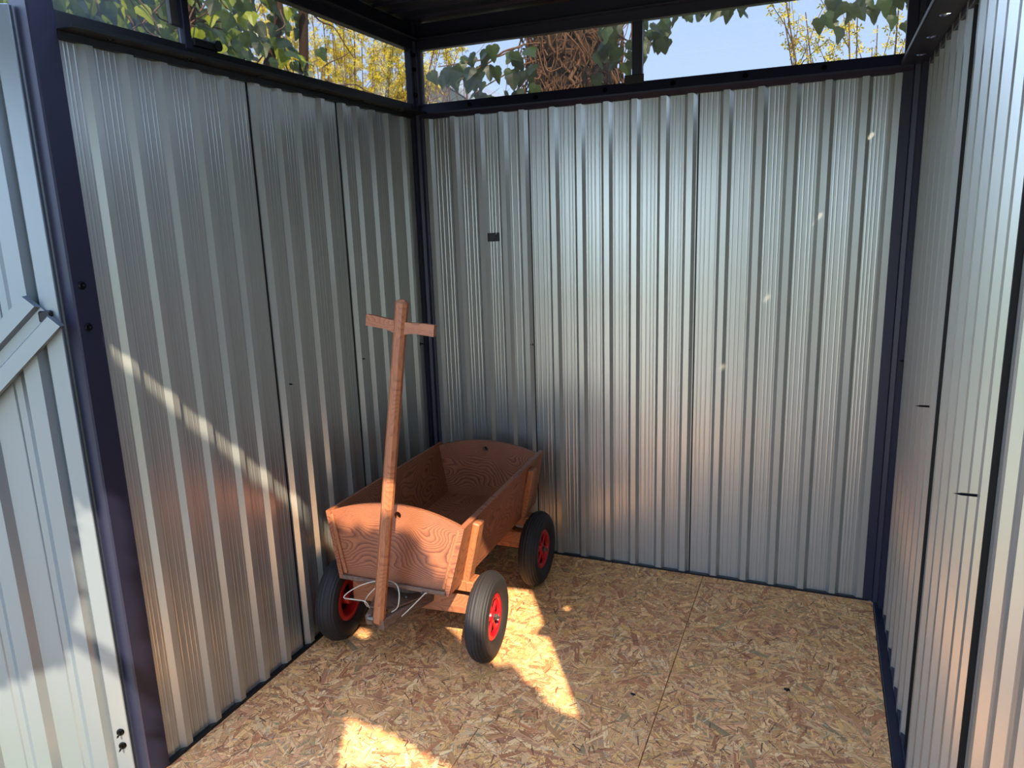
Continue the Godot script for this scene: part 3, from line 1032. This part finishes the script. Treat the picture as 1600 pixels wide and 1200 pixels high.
func ivy_thicket() -> void:
	var o := Vector3(-0.95, -0.11, 0.3)
	var t := thing("ivy_thicket", "sunlit ivy thicket with yellow-green leaves outside the left window", "ivy", o)
	var s: SurfaceTool
	for k in 5:
		var z := -0.6 + 0.38 * k
		s = mb()
		tube(s, vine(Vector3(-0.1, 0, z), Vector3(rng.randf_range(-0.2, 0.1), 3.3, z + rng.randf_range(-0.3, 0.3)), 0.08, 7), 0.045, 0.02, 8)
		part(t, "trunk", s, M.bark)
	for k in 70:
		s = mb()
		var a := Vector3(rng.randf_range(-0.15, 0.12), rng.randf_range(2.1, 3.0), rng.randf_range(-0.8, 1.0))
		tube(s, vine(a, a + Vector3(rng.randf_range(-0.1, 0.2), rng.randf_range(-0.5, 0.35), rng.randf_range(-0.4, 0.4)), 0.04, 4), 0.005, 0.0025, 5)
		part(t, "stem", s, M.twig)
	var kinds := [ivy_leaf(M.leaf_light), ivy_leaf(M.leaf), ivy_leaf(M.leaf_dark), ivy_leaf(M.leaf_mid)]
	for k in 285:
		var z := rng.randf_range(-0.72, 0.92)
		var y := 2.72 + rng.randf_range(-0.48, 0.36)
		var kind := 0
		var roll := rng.randf()
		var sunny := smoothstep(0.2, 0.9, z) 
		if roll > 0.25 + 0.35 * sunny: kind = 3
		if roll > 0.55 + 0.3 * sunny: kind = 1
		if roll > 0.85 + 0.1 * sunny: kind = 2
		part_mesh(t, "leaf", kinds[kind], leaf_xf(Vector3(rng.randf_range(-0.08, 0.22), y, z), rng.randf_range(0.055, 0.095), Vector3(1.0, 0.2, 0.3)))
	# the many leaves deeper in
	var mm := MultiMesh.new()
	mm.transform_format = MultiMesh.TRANSFORM_3D
	mm.mesh = ivy_leaf(M.leaf_mid)
	mm.instance_count = 1500
	for k in 1500:
		mm.set_instance_transform(k, leaf_xf(Vector3(rng.randf_range(-0.55, -0.1), rng.randf_range(0.6, 3.3), rng.randf_range(-0.6, 1.2)), rng.randf_range(0.06, 0.10), Vector3(1.0, 0.2, 0.3)))
	var mi := MultiMeshInstance3D.new()
	mi.name = "inner_leaves"
	mi.multimesh = mm
	mi.set_meta("kind", "stuff")
	t.add_child(mi)

func flower_mesh() -> ArrayMesh:
	var s := mb()
	s.set_smooth_group(-1)
	for k in 4:
		var a := TAU * k / 4.0
		var d := Vector3(cos(a), sin(a), 0)
		var e := Vector3(-sin(a), cos(a), 0)
		var tip := d * 1.0 + Vector3(0, 0, 0.35)
		var l := d * 0.55 + e * 0.24 + Vector3(0, 0, 0.25)
		var r := d * 0.55 - e * 0.24 + Vector3(0, 0, 0.25)
		tri(s, Vector3.ZERO, l, tip, Vector3.BACK)
		tri(s, Vector3.ZERO, tip, r, Vector3.BACK)
	return commit(s, M.flower)

func forsythia(label: String, at: Vector3, spread: float, hgt: float, canes: int, flowers: int, seed_: int, lean: Vector3) -> void:
	rng.seed = seed_
	var t := thing("forsythia_shrub", label, "shrub", at)
	var paths: Array = []
	for k in canes:
		var an := rng.randf() * TAU
		var rad := spread * sqrt(rng.randf())
		var top := Vector3(cos(an) * rad, hgt * rng.randf_range(0.82, 1.08), sin(an) * rad * 0.7) + lean
		var base := Vector3(cos(an), 0, sin(an)) * 0.12
		var pts := curve([base, base.lerp(top, 0.45) + Vector3(0, 0.25, 0), top.lerp(base, 0.2) + Vector3(0, 0.12, 0), top], 5)
		paths.append(pts)
		var s := mb()
		tube(s, pts, 0.009, 0.0025, 5)
		for j in 4:       # twigs of this cane
			var i := rng.randi_range(8, pts.size() - 3)
			var q := pts[i] + Vector3(rng.randf_range(-0.25, 0.25), rng.randf_range(0.05, 0.4), rng.randf_range(-0.25, 0.25))
			var tw := vine(pts[i], q, 0.015, 3)
			tube(s, tw, 0.003, 0.0015, 4)
			paths.append(tw)
		part(t, "cane", s, M.twig)
	var mm := MultiMesh.new()
	mm.transform_format = MultiMesh.TRANSFORM_3D
	mm.mesh = flower_mesh()
	mm.instance_count = flowers
	for k in flowers:
		var pts: PackedVector3Array = paths[rng.randi() % paths.size()]
		var i := int(pts.size() * (1.0 - 0.62 * rng.randf()))
		i = clampi(i, 1, pts.size() - 1)
		var p := pts[i - 1].lerp(pts[i], rng.randf()) + Vector3(rng.randf_range(-1, 1), rng.randf_range(-1, 1), rng.randf_range(-1, 1)) * 0.03
		mm.set_instance_transform(k, Transform3D(Basis.from_euler(Vector3(rng.randf_range(-1.2, 1.2), rng.randf_range(-1.6, 1.6), rng.randf() * TAU)) * (Basis.IDENTITY * rng.randf_range(0.017, 0.027)), p))
	var mi := MultiMeshInstance3D.new()
	mi.name = "flowers"
	mi.multimesh = mm
	mi.set_meta("kind", "stuff")
	mi.set_meta("label", "small yellow four-petalled flowers")
	t.add_child(mi)

func bare_shrub() -> void:
	rng.seed = 77
	var t := thing("bare_shrub", "leafless shrub with reddish twigs behind the corner of the shed", "shrub", Vector3(-0.95, -0.11, -2.3))
	for k in 26:
		var top := Vector3(rng.randf_range(-0.45, 0.5), rng.randf_range(2.5, 3.0), rng.randf_range(-0.4, 0.4))
		var s := mb()
		var base := Vector3(top.x * 0.2, 0, top.z * 0.2)
		var pts := curve([base, base.lerp(top, 0.5) + Vector3(0.02, 0, 0), top], 6)
		tube(s, pts, 0.009, 0.002, 5)
		for j in 4:
			var i := rng.randi_range(6, 11)
			tube(s, vine(pts[i], pts[i] + Vector3(rng.randf_range(-0.3, 0.3), rng.randf_range(0.05, 0.35), rng.randf_range(-0.2, 0.2)), 0.02, 3), 0.003, 0.0015, 4)
		part(t, "cane", s, M.red_twig)

func garden_house() -> void:
	var t := thing("garden_house", "white gabled house with a pale roof far behind the bare shrub", "house", Vector3(-2.62, -0.11, -5.2))
	var s := mb()
	extrude(s, PackedVector2Array([Vector2(-1.3, 0), Vector2(1.3, 0), Vector2(1.3, 2.55), Vector2(0, 3.38), Vector2(-1.3, 2.55)]), Vector3(0, 0, -3.0), Vector3.RIGHT, Vector3.UP, Vector3(0, 0, 3.0))
	part(t, "wall", s, M.render_wall)
	for sx in [-1.0, 1.0]:
		s = mb()
		box(s, along(Vector3(0, 3.47, -1.45), Vector3(sx * 1.5, 2.50, -1.45), Vector3.UP), Vector3(1.78, 0.08, 3.3), 0.01)
		part(t, "roof", s, M.roof_tile)
	s = mb()
	abox(s, Vector3(-0.3, 1.9, -0.01), Vector3(0.3, 2.5, 0.03), 0.01)
	part(t, "window", s, M.navy)

func back_trees() -> void:
	# dark evergreen hedge that closes the view behind the ivy thicket
	rng.seed = 91
	var t := thing("evergreen_hedge", "dark evergreen hedge behind the ivy thicket", "hedge", Vector3(-2.5, -0.11, 0.0))
	for k in 4:
		var s := mb()
		tube(s, vine(Vector3(0, 0, -1.2 + k * 0.8), Vector3(0, 3.0, -1.2 + k * 0.8), 0.05, 5), 0.06, 0.03, 7)
		part(t, "trunk", s, M.bark)
	var mm := MultiMesh.new()
	mm.transform_format = MultiMesh.TRANSFORM_3D
	mm.mesh = ivy_leaf(M.leaf_dark, 0.0)
	mm.instance_count = 5200
	for k in 5200:
		mm.set_instance_transform(k, leaf_xf(Vector3(rng.randf_range(-0.4, 0.35), rng.randf_range(0.1, 3.5), rng.randf_range(-1.7, 1.8)), rng.randf_range(0.08, 0.13), Vector3(1.0, 0.3, 0.4)))
	var mi := MultiMeshInstance3D.new()
	mi.name = "foliage"
	mi.multimesh = mm
	mi.set_meta("kind", "stuff")
	t.add_child(mi)

func conifer_hedge() -> void:
	rng.seed = 55
	var t := thing("conifer_hedge", "tall clipped conifer hedge along the right side of the shed front", "hedge", Vector3(3.45, -0.11, 4.2))
	for k in 6:
		var s := mb()
		tube(s, vine(Vector3(0, 0, -2.0 + k * 0.8), Vector3(0, 3.4, -2.0 + k * 0.8), 0.03, 4), 0.05, 0.02, 7)
		part(t, "trunk", s, M.bark)
	var mm := MultiMesh.new()
	mm.transform_format = MultiMesh.TRANSFORM_3D
	mm.mesh = ivy_leaf(M.leaf_dark, 0.0)
	mm.instance_count = 22000
	for k in 22000:
		mm.set_instance_transform(k, leaf_xf(Vector3(rng.randf_range(-0.3, 0.3), rng.randf_range(0.05, 3.6), rng.randf_range(-2.7, 2.9)), rng.randf_range(0.08, 0.12), Vector3(-1.0, 0.3, 0.0)))
	var mi := MultiMeshInstance3D.new()
	mi.name = "foliage"
	mi.multimesh = mm
	mi.set_meta("kind", "stuff")
	t.add_child(mi)

# A tree before the open front, between the sun and the shed. Its crown is trained in two flat tiers; its outline,
# seen along the sun's rays, is given here as points (x, y) of the plane z = 4.5.
func shade_tree() -> void:
	rng.seed = 12
	var o := Vector3(1.4, -0.11, 3.55)
	var t := thing("shade_tree", "leafy tree with a crown in two flat tiers standing before the open shed front", "tree", o)
	var s := mb()
	tube(s, curve([Vector3(0, 0, 0), Vector3(0.02, 1.0, 0.02), Vector3(0.02, 2.2, 0), Vector3(0.16, 3.0, 0), Vector3(0.206, 3.3, 0), Vector3(0.25, 4.6, 0)], 5), 0.11, 0.012, 10)
	part(t, "trunk", s, M.bark)
	for e in [Vector3(-0.8, 2.5, 0.0), Vector3(0.9, 2.4, 0.0), Vector3(1.2, 4.3, 0.0), Vector3(-0.6, 4.3, 0.0)]:
		s = mb()
		tube(s, curve([Vector3(0.03 if e.y < 3.0 else 0.22, e.y - 0.4, 0), Vector3(e.x * 0.4, e.y - 0.15, 0), e], 5), 0.04, 0.012, 7)
		part(t, "limb", s, M.bark)
	var crown := PackedVector2Array([Vector2(0.9, 4.29), Vector2(2.0, 4.31), Vector2(2.66, 4.33), Vector2(2.72, 4.18), Vector2(2.83, 4.03), Vector2(2.93, 3.92), Vector2(3.02, 3.94), Vector2(3.14, 3.73), Vector2(3.40, 3.74), Vector2(3.40, 3.0), Vector2(2.86, 3.05), Vector2(2.72, 3.36), Vector2(2.48, 3.42), Vector2(2.33, 3.44), Vector2(2.31, 1.2), Vector2(1.73, 1.2), Vector2(1.71, 3.88), Vector2(1.64, 3.77), Vector2(1.585, 3.79), Vector2(1.55, 3.50), Vector2(1.46, 3.24), Vector2(1.1, 3.0), Vector2(0.9, 3.3)])
	var tier := PackedVector2Array([Vector2(0.7, 4.44), Vector2(2.1, 4.51), Vector2(2.6, 4.59), Vector2(3.3, 4.68), Vector2(4.16, 4.72), Vector2(4.18, 5.8), Vector2(3.6, 6.1), Vector2(2.2, 6.15), Vector2(1.2, 6.1), Vector2(0.7, 5.6)])
	var inside := Geometry2D.offset_polygon(crown, -0.025)
	inside.append_array(Geometry2D.offset_polygon(tier, -0.025))
	var mm := MultiMesh.new()
	mm.transform_format = MultiMesh.TRANSFORM_3D
	mm.mesh = ivy_leaf(M.leaf, 0.0)
	var xs: Array = []
	while xs.size() < 66000:
		var p := Vector2(rng.randf_range(0.65, 4.2), rng.randf_range(1.2, 6.15))
		var ok := false
		for poly in inside:
			if Geometry2D.is_point_in_polygon(p, poly): ok = true
		if not ok: continue
		if p.distance_to(Vector2(2.375, 3.93)) < 0.06: continue
		if ((p - Vector2(1.83, 4.215)) * Vector2(1.0, 1.8)).length() < 0.05: continue
		var q := Vector3(p.x, p.y, 4.5) + SUN * rng.randf_range(-0.69, -0.50) - o
		xs.append(leaf_xf(q + Vector3(0, 0.02, 0), rng.randf_range(0.038, 0.055), SUN.normalized() * 1.6))
	mm.instance_count = xs.size()
	for k in xs.size(): mm.set_instance_transform(k, xs[k])
	var mi := MultiMeshInstance3D.new()
	mi.name = "foliage"
	mi.multimesh = mm
	mi.set_meta("kind", "stuff")
	t.add_child(mi)
